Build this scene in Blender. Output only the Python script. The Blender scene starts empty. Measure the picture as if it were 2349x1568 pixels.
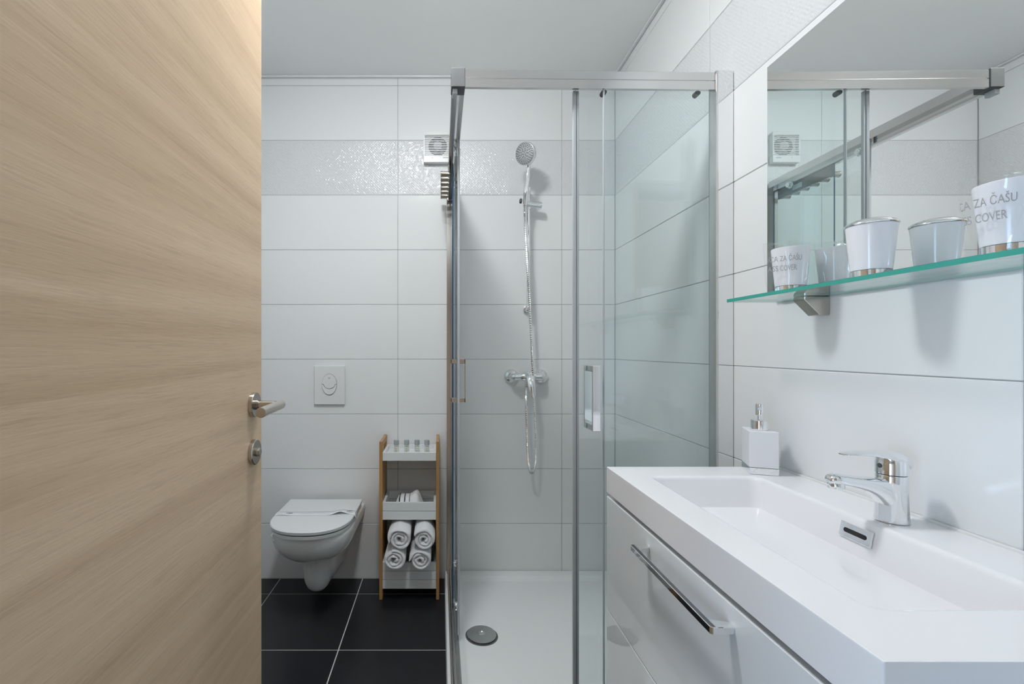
import bpy, bmesh, math, random
from mathutils import Vector, Matrix, noise

PI = math.pi
SC = bpy.context.scene
COL = SC.collection
random.seed(7)

# ------------------------------------------------------------------ camera
F_PX, PPX, PPY, CAM_Z = 1076.0, 1010.0, 802.0, 1.127
cam = bpy.data.cameras.new('camera')
cam.sensor_fit = 'HORIZONTAL'
cam.sensor_width = 36.0
cam.lens = F_PX / 2349 * 36
cam.shift_x = (1174.5 - PPX) / 2349
cam.shift_y = (PPY - 784) / 2349
cam.clip_start = 0.02
cam_o = bpy.data.objects.new('camera', cam)
cam_o.location = (0, 0, CAM_Z)
cam_o.rotation_euler = (PI / 2, 0, 0)
COL.objects.link(cam_o)
SC.camera = cam_o

# ------------------------------------------------------------------ world and light
w = bpy.data.worlds.new('world')
w.use_nodes = True
w.node_tree.nodes['Background'].inputs[0].default_value = (0.80, 0.90, 1.0, 1)
w.node_tree.nodes['Background'].inputs[1].default_value = 1.0
SC.world = w

LAMP = Vector((-0.12, 1.12, 2.475))
LAMP_GLOW = 122.0
LAMP_R = 0.105


def area_light(name, loc, rot, sx, sy, power, color):
    l = bpy.data.lights.new(name, 'AREA')
    l.shape = 'RECTANGLE'
    l.size, l.size_y, l.energy, l.color = sx, sy, power, color
    o = bpy.data.objects.new(name, l)
    o.location, o.rotation_euler = loc, rot
    COL.objects.link(o)
    return o


# added bluish fill in the hallway, set low to reach the drawer fronts
area_light('hallway_fill_light', (-1.58, -0.60, 0.72), (0, -PI / 2, 0), 1.2, 1.25, 45.0, (0.46, 0.71, 1.0))

vs = SC.view_settings
vs.view_transform = 'Standard'
vs.look = 'None'
vs.gamma = 1.0
vs.exposure = 0.08
vs.use_curve_mapping = False
SC.cycles.transparent_max_bounces = 40
SC.cycles.max_bounces = 10
SC.cycles.glossy_bounces = 6
SC.cycles.diffuse_bounces = 5
SC.cycles.adaptive_threshold = 0.02

# ------------------------------------------------------------------ sizes of the room
D = 2.314            # back wall
XR = 0.8624          # right wall
XL = -0.98           # left wall
YF = 0.20            # wall with the doorway
ZC = 2.475           # ceiling
S = 0.27             # height of a tile row
TW = 0.81            # width of a wall tile


def at(x, y, Y):
    """point at depth Y that stands at pixel x, y of the photograph (used for measuring)"""
    return Vector(((x - PPX) / F_PX * Y, Y, CAM_Z + (PPY - y) / F_PX * Y))


# ------------------------------------------------------------------ materials
MATS = {}


def mat(name, color=(0.8, 0.8, 0.8), rough=0.5, metal=0.0, spec=0.5, coat=0.0, trans=0.0, sheen=0.0,
        sss=0.0, ior=1.45):
    m = bpy.data.materials.new(name)
    m.use_nodes = True
    b = m.node_tree.nodes['Principled BSDF']
    b.inputs['Base Color'].default_value = (*color, 1)
    b.inputs['Roughness'].default_value = rough
    b.inputs['Metallic'].default_value = metal
    b.inputs['Specular IOR Level'].default_value = spec
    b.inputs['Coat Weight'].default_value = coat
    b.inputs['Coat Roughness'].default_value = 0.03
    b.inputs['Transmission Weight'].default_value = trans
    b.inputs['Sheen Weight'].default_value = sheen
    b.inputs['IOR'].default_value = ior
    MATS[name] = m
    return m


def nd(m, kind, **kw):
    n = m.node_tree.nodes.new(kind)
    for k, v in kw.items():
        setattr(n, k, v)
    return n


def lk(m, a, b):
    m.node_tree.links.new(a, b)


def math_node(m, op, a, b=None, c=None):
    n = nd(m, 'ShaderNodeMath', operation=op)
    for i, v in enumerate((a, b, c)):
        if v is None:
            continue
        if isinstance(v, (int, float)):
            n.inputs[i].default_value = v
        else:
            lk(m, v, n.inputs[i])
    return n.outputs[0]


def bsdf(m):
    return m.node_tree.nodes['Principled BSDF']


def add_noise_bump(m, scale, strength, dist=0.001, detail=4):
    tc = nd(m, 'ShaderNodeTexCoord')
    n = nd(m, 'ShaderNodeTexNoise')
    n.inputs['Scale'].default_value = scale
    n.inputs['Detail'].default_value = detail
    lk(m, tc.outputs['Object'], n.inputs['Vector'])
    bu = nd(m, 'ShaderNodeBump')
    bu.inputs['Strength'].default_value = strength
    bu.inputs['Distance'].default_value = dist
    lk(m, n.outputs['Fac'], bu.inputs['Height'])
    lk(m, bu.outputs[0], bsdf(m).inputs['Normal'])


# plain glazed wall tile
m = mat('tile', (0.80, 0.813, 0.82), 0.16, spec=0.5)
# relief tile of the decor band: lattice of small bumps
m = mat('relief_tile', (0.70, 0.715, 0.725), 0.042, spec=0.7)

mat('grout', (0.40, 0.41, 0.42), 0.85)
mat('floor_grout', (0.62, 0.62, 0.60), 0.85)
# dark stone floor tile with faint cloudy tone
m = mat('floor_tile', (0.012, 0.013, 0.016), 0.32, spec=0.45)
tc = nd(m, 'ShaderNodeTexCoord')
n1 = nd(m, 'ShaderNodeTexNoise')
n1.inputs['Scale'].default_value = 3.5
n1.inputs['Detail'].default_value = 6
lk(m, tc.outputs['Object'], n1.inputs['Vector'])
cr = nd(m, 'ShaderNodeValToRGB')
cr.color_ramp.elements[0].position, cr.color_ramp.elements[1].position = 0.3, 0.75
cr.color_ramp.elements[0].color = (0.0085, 0.009, 0.0115, 1)
cr.color_ramp.elements[1].color = (0.018, 0.0195, 0.023, 1)
lk(m, n1.outputs['Fac'], cr.inputs[0])
lk(m, cr.outputs[0], bsdf(m).inputs['Base Color'])
n2 = nd(m, 'ShaderNodeTexNoise')
n2.inputs['Scale'].default_value = 160
lk(m, tc.outputs['Object'], n2.inputs['Vector'])
bu = nd(m, 'ShaderNodeBump')
bu.inputs['Strength'].default_value = 0.25
bu.inputs['Distance'].default_value = 0.0006
lk(m, n2.outputs['Fac'], bu.inputs['Height'])
lk(m, bu.outputs[0], bsdf(m).inputs['Normal'])

mat('ceiling_paint', (0.92, 0.935, 0.935), 0.42, spec=0.35)
mat('white_paint', (0.84, 0.85, 0.85), 0.6)
mat('white_trim', (0.78, 0.80, 0.81), 0.35)
mat('ceramic', (0.78, 0.79, 0.79), 0.08, spec=0.55, coat=0.2)
mat('tray_white', (0.82, 0.84, 0.84), 0.28)
mat('basin_white', (0.87, 0.87, 0.90), 0.10, spec=0.5)
mat('lacquer_white', (0.80, 0.83, 0.86), 0.05, spec=0.55, coat=0.3)
mat('board_white', (0.76, 0.78, 0.78), 0.4)
mat('plastic_white', (0.77, 0.78, 0.78), 0.3)
mat('seat_white', (0.77, 0.79, 0.80), 0.3)
mat('chrome', (0.86, 0.87, 0.88), 0.06, 1.0)
mat('steel', (0.56, 0.52, 0.47), 0.24, 1.0)
mat('aluminium', (0.67, 0.66, 0.65), 0.17, 1.0)
mat('brushed_profile', (0.66, 0.64, 0.62), 0.22, 1.0)
mat('satin_steel', (0.60, 0.60, 0.60), 0.3, 1.0)
mat('cap_grey', (0.10, 0.105, 0.108), 0.5)
mat('mirror', (0.90, 0.925, 0.915), 0.0, 1.0)
mat('black_plate', (0.02, 0.022, 0.024), 0.3)
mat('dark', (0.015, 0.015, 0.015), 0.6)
mat('dark_grey', (0.10, 0.105, 0.11), 0.5)
mat('print_grey', (0.36, 0.37, 0.38), 0.6)
mat('print_dark', (0.10, 0.11, 0.13), 0.6)
mat('paper', (0.82, 0.83, 0.86), 0.6)
mat('sticker', (0.70, 0.74, 0.72), 0.5)
mat('seal', (0.46, 0.50, 0.53), 0.3)
mat('glass_edge', (0.26, 0.35, 0.42), 0.12)
mat('glass_edge_blue', (0.03, 0.075, 0.15), 0.12)
mat('shelf_edge', (0.045, 0.36, 0.29), 0.1, spec=0.6)
mat('tumbler_white', (0.86, 0.87, 0.91), 0.14, coat=0.2)
mat('cabinet_gap', (0.03, 0.028, 0.025), 0.6)
mat('bottle_cap', (0.36, 0.40, 0.42), 0.3)
mat('silicone', (0.80, 0.81, 0.80), 0.4)
mat('hall_floor', (0.32, 0.22, 0.14), 0.4)

# towel cloth
m = mat('terry', (0.82, 0.82, 0.84), 0.95, spec=0.1, sheen=0.4)
add_noise_bump(m, 420, 0.9, 0.002, 2)
# striped face cloth
m = mat('striped_terry', (0.82, 0.82, 0.83), 0.95, spec=0.1, sheen=0.3)
tc = nd(m, 'ShaderNodeTexCoord')
sp = nd(m, 'ShaderNodeSeparateXYZ')
lk(m, tc.outputs['Object'], sp.inputs[0])
cr = nd(m, 'ShaderNodeValToRGB')
cr.color_ramp.interpolation = 'CONSTANT'
el = cr.color_ramp.elements
WH = (0.82, 0.82, 0.83, 1)
el[0].position, el[0].color = 0.0, WH
el[1].position, el[1].color = 0.14, (0.012, 0.012, 0.016, 1)
for p_, c_ in ((0.185, WH), (0.335, (0.07, 0.085, 0.11, 1)), (0.385, WH), (0.52, (0.30, 0.30, 0.31, 1)), (0.56, WH)):
    e = el.new(p_)
    e.color = c_
nz = nd(m, 'ShaderNodeTexNoise')
nz.inputs['Scale'].default_value = 300
lk(m, tc.outputs['Object'], nz.inputs['Vector'])
xx = math_node(m, 'MULTIPLY_ADD', sp.outputs[0], 1 / 0.122, 0.5)
xx = math_node(m, 'ADD', xx, math_node(m, 'MULTIPLY_ADD', nz.outputs['Fac'], 0.03, -0.015))
lk(m, xx, cr.inputs[0])
lk(m, cr.outputs[0], bsdf(m).inputs['Base Color'])
bu = nd(m, 'ShaderNodeBump')
bu.inputs['Strength'].default_value = 0.8
bu.inputs['Distance'].default_value = 0.002
lk(m, nz.outputs['Fac'], bu.inputs['Height'])
lk(m, bu.outputs[0], bsdf(m).inputs['Normal'])


def wood(name, dark, mid, light, sy, sz, rough, pores, axis='Y'):
    """planed wood with the grain along one axis"""
    m = mat(name, mid, rough, spec=0.35)
    tc = nd(m, 'ShaderNodeTexCoord')
    mp = nd(m, 'ShaderNodeMapping')
    lk(m, tc.outputs['Object'], mp.inputs['Vector'])
    sc = {'Y': (sz, sy, sz), 'Z': (sz, sz, sy)}[axis]
    mp.inputs['Scale'].default_value = sc
    big = nd(m, 'ShaderNodeTexNoise')
    big.inputs['Scale'].default_value = 1.0
    big.inputs['Detail'].default_value = 8
    big.inputs['Roughness'].default_value = 0.62
    big.inputs['Distortion'].default_value = 0.6
    lk(m, mp.outputs[0], big.inputs['Vector'])
    cr = nd(m, 'ShaderNodeValToRGB')
    cr.color_ramp.elements[0].position, cr.color_ramp.elements[1].position = 0.28, 0.72
    cr.color_ramp.elements[0].color = (*dark, 1)
    cr.color_ramp.elements[1].color = (*light, 1)
    e = cr.color_ramp.elements.new(0.5)
    e.color = (*mid, 1)
    lk(m, big.outputs['Fac'], cr.inputs[0])
    mp2 = nd(m, 'ShaderNodeMapping')
    lk(m, tc.outputs['Object'], mp2.inputs['Vector'])
    k = 18
    mp2.inputs['Scale'].default_value = {'Y': (sz * k, sy * k * 1.7, sz * k), 'Z': (sz * k, sz * k, sy * k)}[axis]
    fine = nd(m, 'ShaderNodeTexNoise')
    fine.inputs['Scale'].default_value = 1.0
    fine.inputs['Detail'].default_value = 3
    lk(m, mp2.outputs[0], fine.inputs['Vector'])
    pr = nd(m, 'ShaderNodeValToRGB')
    pr.color_ramp.elements[0].position, pr.color_ramp.elements[1].position = 0.30, 0.46
    pr.color_ramp.elements[0].color = (pores, pores, pores, 1)
    pr.color_ramp.elements[1].color = (1, 1, 1, 1)
    lk(m, fine.outputs['Fac'], pr.inputs[0])
    mx = nd(m, 'ShaderNodeMix', data_type='RGBA', blend_type='MULTIPLY')
    mx.inputs[0].default_value = 1.0
    lk(m, cr.outputs[0], mx.inputs[6])
    lk(m, pr.outputs[0], mx.inputs[7])
    lk(m, mx.outputs[2], bsdf(m).inputs['Base Color'])
    bu = nd(m, 'ShaderNodeBump')
    bu.inputs['Strength'].default_value = 0.22
    bu.inputs['Distance'].default_value = 0.001
    lk(m, fine.outputs['Fac'], bu.inputs['Height'])
    lk(m, bu.outputs[0], bsdf(m).inputs['Normal'])
    return m


wood('door_oak', (0.52, 0.375, 0.24), (0.635, 0.475, 0.318), (0.73, 0.56, 0.385), 0.55, 17, 0.36, 0.90, 'Y')
wood('wardrobe_wood', (0.30, 0.185, 0.11), (0.36, 0.23, 0.145), (0.42, 0.275, 0.18), 0.8, 15, 0.4, 0.9, 'Z')
wood('bamboo', (0.36, 0.185, 0.065), (0.45, 0.245, 0.095), (0.52, 0.30, 0.125), 4, 60, 0.4, 0.9, 'Z')


def clear(name, tint, spec=0.04, rough=0.0, gl=1.0, top=0.9):
    """thin clear sheet: tinted see-through plus a reflection that grows at grazing view"""
    m = bpy.data.materials.new(name)
    m.use_nodes = True
    nt = m.node_tree
    nt.nodes.remove(nt.nodes['Principled BSDF'])
    out = nt.nodes['Material Output']
    tr = nd(m, 'ShaderNodeBsdfTransparent')
    tr.inputs[0].default_value = (*tint, 1)
    go = nd(m, 'ShaderNodeBsdfGlossy')
    go.inputs['Roughness'].default_value = rough
    go.inputs['Color'].default_value = (gl, gl, gl, 1)
    lw = nd(m, 'ShaderNodeLayerWeight')
    lw.inputs[0].default_value = 0.5
    p5 = math_node(m, 'POWER', lw.outputs['Facing'], 5.0)
    fr = math_node(m, 'MULTIPLY_ADD', p5, top, spec)
    mx = nd(m, 'ShaderNodeMixShader')
    lk(m, fr, mx.inputs[0])
    lk(m, tr.outputs[0], mx.inputs[1])
    lk(m, go.outputs[0], mx.inputs[2])
    lk(m, mx.outputs[0], out.inputs['Surface'])
    MATS[name] = m
    return m


clear('shower_glass', (0.957, 0.983, 0.982))
clear('shelf_glass', (0.955, 0.985, 0.98))
clear('film', (0.985, 0.988, 0.99), 0.045, 0.05, 1.0, 0.3)
clear('bottle_clear', (0.95, 0.95, 0.93), 0.05, 0.05)
mat('bottle_liquid', (0.80, 0.80, 0.74), 0.2)
mat('lamp_glow')
b = bsdf(MATS['lamp_glow'])
b.inputs['Emission Color'].default_value = (0.965, 0.985, 1.0, 1)
b.inputs['Emission Strength'].default_value = LAMP_GLOW


# ------------------------------------------------------------------ mesh helpers
def mk(name, bm, material, parent=None, smooth=None, loc=None, rot=None, kind=None):
    me = bpy.data.meshes.new(name)
    bmesh.ops.recalc_face_normals(bm, faces=bm.faces[:])
    bm.to_mesh(me)
    bm.free()
    mats = material if isinstance(material, (list, tuple)) else [material]
    for x in mats:
        me.materials.append(MATS[x])
    o = bpy.data.objects.new(name, me)
    if loc is not None:
        o.location = loc
    if rot is not None:
        o.rotation_euler = rot
    COL.objects.link(o)
    if smooth is not None:
        for p in me.polygons:
            p.use_smooth = True
        me.set_sharp_from_angle(angle=math.radians(smooth))
        if smooth in (35, 40, 45, 50):
            wn = o.modifiers.new('weighted', 'WEIGHTED_NORMAL')
            wn.keep_sharp = True
    if parent is not None:
        o.parent = parent
        # parts are given in world coordinates unless a local place is given
        if loc is None and rot is None:
            o.matrix_parent_inverse = parent_world(parent).inverted()
    if kind:
        o['kind'] = kind
    return o


def parent_world(p):
    mtx = Matrix.LocRotScale(p.location, p.rotation_euler, p.scale)
    if p.parent is not None:
        mtx = parent_world(p.parent) @ p.matrix_parent_inverse @ mtx
    return mtx


def tag(o, label, cat, group=None, kind=None):
    o['label'] = label
    o['category'] = cat
    if group:
        o['group'] = group
    if kind:
        o['kind'] = kind
    return o


def root(name, loc, label, cat, group=None, kind=None):
    o = bpy.data.objects.new(name, None)
    o.empty_display_size = 0.05
    o.location = loc
    COL.objects.link(o)
    return tag(o, label, cat, group, kind)


def box(bm, x0, x1, y0, y1, z0, z1, bev=0.0, seg=2):
    r = bmesh.ops.create_cube(bm, size=1.0)
    vs_ = r['verts']
    for v_ in vs_:
        v_.co = Vector(((x0 + x1) / 2 + v_.co.x * (x1 - x0), (y0 + y1) / 2 + v_.co.y * (y1 - y0),
                        (z0 + z1) / 2 + v_.co.z * (z1 - z0)))
    if bev > 0:
        es = {e for v_ in vs_ for e in v_.link_edges}
        bmesh.ops.bevel(bm, geom=list(es), offset=bev, segments=seg, profile=0.5, affect='EDGES')
    return bm


def nbox(*a, **k):
    bm = bmesh.new()
    return box(bm, *a, **k)


def ring_loft(bm, rings, cap0=True, cap1=True, closed=True):
    vr = [[bm.verts.new(p) for p in r] for r in rings]
    n = len(vr[0])
    for a, b_ in zip(vr, vr[1:]):
        for i in range(n if closed else n - 1):
            j = (i + 1) % n
            bm.faces.new((a[i], a[j], b_[j], b_[i]))
    if cap0:
        bm.faces.new(vr[0])
    if cap1:
        bm.faces.new(vr[-1][::-1])
    return bm


def basis(d):
    d = Vector(d).normalized()
    up = Vector((0, 0, 1)) if abs(d.z) < 0.95 else Vector((1, 0, 0))
    a = d.cross(up).normalized()
    b_ = d.cross(a).normalized()
    return a, b_, d


def lathe(bm, prof, base=(0, 0, 0), axis=(0, 0, 1), seg=28):
    """prof: list of (radius, distance along the axis)"""
    a, b_, d = basis(axis)
    base = Vector(base)
    rings = []
    for r, t in prof:
        r = max(r, 1e-5)
        rings.append([base + d * t + (a * math.cos(2 * PI * i / seg) + b_ * math.sin(2 * PI * i / seg)) * r
                      for i in range(seg)])
    return ring_loft(bm, rings)


def nlathe(*a, **k):
    return lathe(bmesh.new(), *a, **k)


def cyl(bm, p0, p1, r, seg=20, bev=0.0):
    p0, p1 = Vector(p0), Vector(p1)
    L = (p1 - p0).length
    prof = [(r, 0), (r, L)] if bev <= 0 else [(r - bev, 0), (r, bev), (r, L - bev), (r - bev, L)]
    return lathe(bm, prof, p0, p1 - p0, seg)


def ncyl(*a, **k):
    return cyl(bmesh.new(), *a, **k)


def catmull(pts, n):
    pts = [Vector(p) for p in pts]
    P = [2 * pts[0] - pts[1]] + pts + [2 * pts[-1] - pts[-2]]
    out = []
    for i in range(1, len(P) - 2):
        for k in range(n):
            t = k / n
            p0, p1, p2, p3 = P[i - 1], P[i], P[i + 1], P[i + 2]
            out.append(0.5 * ((2 * p1) + (-p0 + p2) * t + (2 * p0 - 5 * p1 + 4 * p2 - p3) * t * t
                              + (-p0 + 3 * p1 - 3 * p2 + p3) * t ** 3))
    out.append(pts[-1])
    return out


def tube(bm, pts, r, seg=10, rf=None):
    pts = [Vector(p) for p in pts]
    n = len(pts)
    tan = [(pts[min(i + 1, n - 1)] - pts[max(i - 1, 0)]).normalized() for i in range(n)]
    a, b_, d = basis(tan[0])
    rings = []
    for i in range(n):
        if i:
            q = tan[i - 1].rotation_difference(tan[i])
            a = (q @ a).normalized()
        b_ = tan[i].cross(a).normalized()
        rr = rf(i / (n - 1), i) if rf else r
        rings.append([pts[i] + (a * math.cos(2 * PI * k / seg) + b_ * math.sin(2 * PI * k / seg)) * rr
                      for k in range(seg)])
    return ring_loft(bm, rings)


def prism(bm, poly, axis, lo, hi):
    """poly: 2D outline; axis 'X','Y' or 'Z' is the direction of extrusion"""
    def p3(p, t):
        return {'X': (t, p[0], p[1]), 'Y': (p[0], t, p[1]), 'Z': (p[0], p[1], t)}[axis]
    a = [bm.verts.new(p3(p, lo)) for p in poly]
    b_ = [bm.verts.new(p3(p, hi)) for p in poly]
    n = len(poly)
    bm.faces.new(a)
    bm.faces.new(b_[::-1])
    for i in range(n):
        j = (i + 1) % n
        bm.faces.new((a[i], b_[i], b_[j], a[j]))
    return bm


def bevel_all(bm, off, seg=2, angle=30):
    bmesh.ops.recalc_face_normals(bm, faces=bm.faces[:])
    es = [e for e in bm.edges if len(e.link_faces) == 2 and e.calc_face_angle(0) > math.radians(angle)]
    bmesh.ops.bevel(bm, geom=es, offset=off, segments=seg, profile=0.5, affect='EDGES', clamp_overlap=True)
    return bm


def pane(name, x0, x1, y0, y1, z0, z1, parent, edge='glass_edge', face='shower_glass', xf=None):
    """sheet of glass: big faces clear, narrow edges coloured"""
    bm = nbox(x0, x1, y0, y1, z0, z1)
    bmesh.ops.recalc_face_normals(bm, faces=bm.faces[:])
    th = min(x1 - x0, y1 - y0, z1 - z0)
    big = sorted(bm.faces, key=lambda f: -f.calc_area())[:2]
    for f in bm.faces:
        f.material_index = 0 if f in big else 1
    if xf is not None:
        bm.transform(xf)
    return mk(name, bm, [face, edge], parent)


# ================================================================== THE SETTING
JOINT = 0.0022
TH = 0.008           # tile thickness


def relief_mesh(cw, ch, side, seed):
    """tile whose face carries a lattice of small cushions, built as real relief"""
    P = 0.0125
    nu, nv = max(2, int(round(2 * cw / P * 6))), max(2, int(round(2 * ch / P * 6)))
    sgn = {'back': -1, 'right': -1, 'left': 1}[side]
    verts, faces = [], []

    def put(u_, v_, d_):
        # d_: distance of the face from the tile centre towards the room
        verts.append((u_, sgn * d_, v_) if side == 'back' else (sgn * d_, u_, v_))
        return len(verts) - 1
    idx = []
    for j in range(nv + 1):
        row = []
        for i in range(nu + 1):
            u_, v_ = -cw + 2 * cw * i / nu, -ch + 2 * ch * j / nv
            edge = min(1.0, min(u_ + cw, cw - u_, v_ + ch, ch - v_) / 0.004)
            k_ = 2 * PI / P
            q = Vector((u_ * 60 + seed, v_ * 60, seed))
            hh = 0.0010 * math.sin(k_ * u_) * math.sin(k_ * v_) * (0.75 + 0.9 * noise.noise(q))
            hh += 0.0007 * noise.noise(Vector(((u_ + v_) * 70, (u_ - v_) * 150, seed)))
            hh += 0.0004 * noise.noise(Vector((u_ * 130, v_ * 130, seed + 9)))
            row.append(put(u_, v_, TH / 2 + (max(hh, -0.0013) - 0.0002) * edge - 0.0012 * (1 - edge)))
        idx.append(row)
    for j in range(nv):
        for i in range(nu):
            faces.append((idx[j][i], idx[j][i + 1], idx[j + 1][i + 1], idx[j + 1][i]))
    rim = idx[0][:] + [idx[j][nu] for j in range(1, nv + 1)] + idx[nv][-2::-1] + [idx[j][0] for j in range(nv - 1, 0, -1)]
    low = []
    for k in rim:
        x_, y_, z_ = verts[k]
        low.append(put(x_ if side == 'back' else y_, z_, -TH / 2))
    n_ = len(rim)
    for k in range(n_):
        faces.append((rim[k], low[k], low[(k + 1) % n_], rim[(k + 1) % n_]))
    me = bpy.data.meshes.new('relief_tile')
    me.from_pydata(verts, [], faces)
    bm_ = bmesh.new()
    bm_.from_mesh(me)
    bpy.data.meshes.remove(me)
    return bm_


def tiled_wall(name, label, side):
    rows = [(i * S, (i + 1) * S) for i in range(9)] + [(9 * S, ZC)]
    if side == 'back':
        cols = [(XL, -0.2097), (-0.2097, 0.600), (0.600, XR)]
        bm = nbox(XL - 0.1, XR + 0.1, D + 0.0022, D + 0.1, -0.05, ZC + 0.05)
    elif side == 'right':
        cols = [(YF, 0.694), (0.694, 1.504), (1.504, D)]
        bm = nbox(XR + 0.0022, XR + 0.1, YF - 0.15, D + 0.1, -0.05, ZC + 0.05)
    else:
        cols = [(YF, 0.694), (0.694, 1.504), (1.504, D)]
        bm = nbox(XL - 0.1, XL - 0.0022, YF - 0.15, D + 0.1, -0.05, ZC + 0.05)
    wall = mk(name, bm, 'grout')
    tag(wall, label, 'wall', kind='structure')
    g = JOINT / 2
    cache = {}
    for ri, (z0, z1) in enumerate(rows):
        for (c0, c1) in cols:
            key = (round(c1 - c0, 3), round(z1 - z0, 3), ri == 7)
            cw, ch = (c1 - c0) / 2 - g, (z1 - z0) / 2 - g
            if side == 'back':
                ctr = ((c0 + c1) / 2, D + TH / 2 + 0.0005, (z0 + z1) / 2)
                dims = (-cw, cw, -TH / 2, TH / 2, -ch, ch)
            else:
                x = XR + TH / 2 + 0.0005 if side == 'right' else XL - TH / 2 - 0.0005
                ctr = (x, (c0 + c1) / 2, (z0 + z1) / 2)
                dims = (-TH / 2, TH / 2, -cw, cw, -ch, ch)
            nm = 'relief_tile' if ri == 7 else 'wall_tile'
            if key in cache:
                o = cache[key].copy()
                COL.objects.link(o)
                o.name = nm
                o.location = ctr
                o.parent = wall
            elif ri == 7:
                o = mk(nm, relief_mesh(cw, ch, side, c0 * 9), 'relief_tile', wall, 50, loc=ctr)
                cache[key] = o
            else:
                o = mk(nm, nbox(*dims, bev=0.0012, seg=1), 'relief_tile' if ri == 7 else 'tile', wall, loc=ctr)
                cache[key] = o
    return wall


tiled_wall('wall_back', 'white glazed tile wall with a relief band behind toilet and shower', 'back')
tiled_wall('wall_right', 'white glazed tile wall behind the washbasin and mirror', 'right')
tiled_wall('wall_left', 'white glazed tile wall seen only in the mirror', 'left')

# wall with the doorway
bm = bmesh.new()
box(bm, XL - 0.1, -0.455, YF - 0.14, YF, 0, ZC)
box(bm, 0.56, XR + 0.1, YF - 0.14, YF, 0, ZC)
box(bm, -0.455, 0.56, YF - 0.14, YF, 2.06, ZC)
tag(mk('wall_front', bm, 'white_paint'), 'white wall around the open doorway', 'wall', kind='structure')
bm = bmesh.new()
for x0, x1 in ((-0.455, -0.443), (0.548, 0.56)):
    box(bm, x0, x1, YF - 0.15, YF + 0.01, 0, 2.05)
tag(mk('trim_1', bm, 'door_oak'), 'oak lining of the open doorway', 'door frame', kind='structure')

# floor
fl = mk('floor', nbox(XL - 0.1, XR + 0.1, YF - 0.15, D + 0.1, -0.06, -0.0015), 'floor_grout')
tag(fl, 'dark grey stone tile floor with pale joints', 'floor', kind='structure')
FT = 0.406
xs = [XL] + [x for x in (-0.789, -0.383, 0.023, 0.429, 0.835) if XL < x < XR] + [XR]
ys = [YF] + [y for y in (0.545, 0.951, 1.357, 1.763, 2.169) if YF < y < D] + [D]
fcache = {}
for i in range(len(xs) - 1):
    for j in range(len(ys) - 1):
        wx, wy = (xs[i + 1] - xs[i]) / 2 - 0.0022, (ys[j + 1] - ys[j]) / 2 - 0.0022
        ctr = ((xs[i] + xs[i + 1]) / 2, (ys[j] + ys[j + 1]) / 2, -0.0007)
        k = (round(wx, 4), round(wy, 4))
        if k in fcache:
            o = fcache[k].copy()
            COL.objects.link(o)
            o.name = 'floor_tile'
            o.location = ctr
        else:
            o = mk('floor_tile', nbox(-wx, wx, -wy, wy, -0.0007, 0.0007, bev=0.0004, seg=1), 'floor_tile', fl, loc=ctr)
            fcache[k] = o

        o.parent = fl

tag(mk('ceiling', nbox(XL - 0.1, XR + 0.1, YF - 0.15, D + 0.1, ZC, ZC + 0.1), 'ceiling_paint'),
    'smooth pale grey ceiling', 'ceiling', kind='structure')
# thin bead under the ceiling
for i, dims in enumerate(((XL, XR, D - 0.014, D, ZC - 0.010, ZC), (XR - 0.014, XR, YF, D - 0.014, ZC - 0.010, ZC),
                          (XL, XL + 0.014, YF, D - 0.014, ZC - 0.010, ZC))):
    o = mk('trim_%d' % (i + 2), nbox(*dims, bev=0.004), 'white_trim', smooth=40)
    tag(o, ('white bead where back wall meets ceiling', 'white bead where mirror wall meets ceiling',
            'white bead where left wall meets ceiling')[i], 'trim', kind='structure')

# hallway outside the door
tag(mk('floor_hall', nbox(-1.7, 1.7, -1.5, YF - 0.15, -0.06, 0.0), 'hall_floor'), 'brown hallway floor', 'floor',
    kind='structure')
tag(mk('ceiling_hall', nbox(-1.7, 1.7, -1.5, YF - 0.15, ZC, ZC + 0.1), 'white_paint'), 'white hallway ceiling',
    'ceiling', kind='structure')
bm = bmesh.new()  # low opening is added to suit the hallway fill light
box(bm, -1.7, -1.6, -1.4, -1.24, 0, ZC)
box(bm, -1.7, -1.6, -1.24, 0.04, 0, 0.10)
box(bm, -1.7, -1.6, -1.24, 0.04, 1.34, ZC)
box(bm, -1.7, -1.6, 0.04, YF - 0.14, 0, ZC)
tag(mk('wall_hall_left', bm, 'white_paint'), 'white hallway wall with a low opening added for the fill light', 'wall', kind='structure')
tag(mk('wall_hall_right', nbox(1.6, 1.7, -1.4, YF - 0.14, 0, ZC), 'white_paint'), 'white hallway wall on the latch side',
    'wall', kind='structure')
tag(mk('wall_hall_back', nbox(-1.7, 1.7, -1.5, -1.4, 0, ZC), 'white_paint'), 'white hallway wall behind the wardrobe', 'wall', kind='structure')
wr = root('wardrobe', (0.1, -1.2, 0), 'brown wooden wardrobe standing in the hallway', 'wardrobe')
mk('carcass', nbox(-1.2, 1.4, -1.398, -1.13, 0.002, 2.38, bev=0.002), 'wardrobe_wood', wr)
for k in range(4):
    dr_ = mk('wardrobe_door', nbox(-1.2 + k * 0.65 + 0.002, -0.55 + k * 0.65 - 0.002, -1.1295, -1.11, 0.06, 2.37, bev=0.002), 'wardrobe_wood', wr)
    hx = -1.2 + k * 0.65 + (0.60 if k % 2 == 0 else 0.05)
    mk('knob', nlathe([(0.006, 0), (0.006, 0.014), (0.012, 0.018), (0.011, 0.026)], (hx, -1.11, 1.0), (0, 1, 0), 16), 'steel', dr_, 40)
for nm, x0, x1 in (('wall_hall_inner_left', -1.7, XL - 0.1), ('wall_hall_inner_right', XR + 0.1, 1.7)):
    tag(mk(nm, nbox(x0, x1, YF - 0.14, YF, 0, ZC), 'white_paint'), 'white hallway wall beside the bathroom', 'wall',
        kind='structure')

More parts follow.
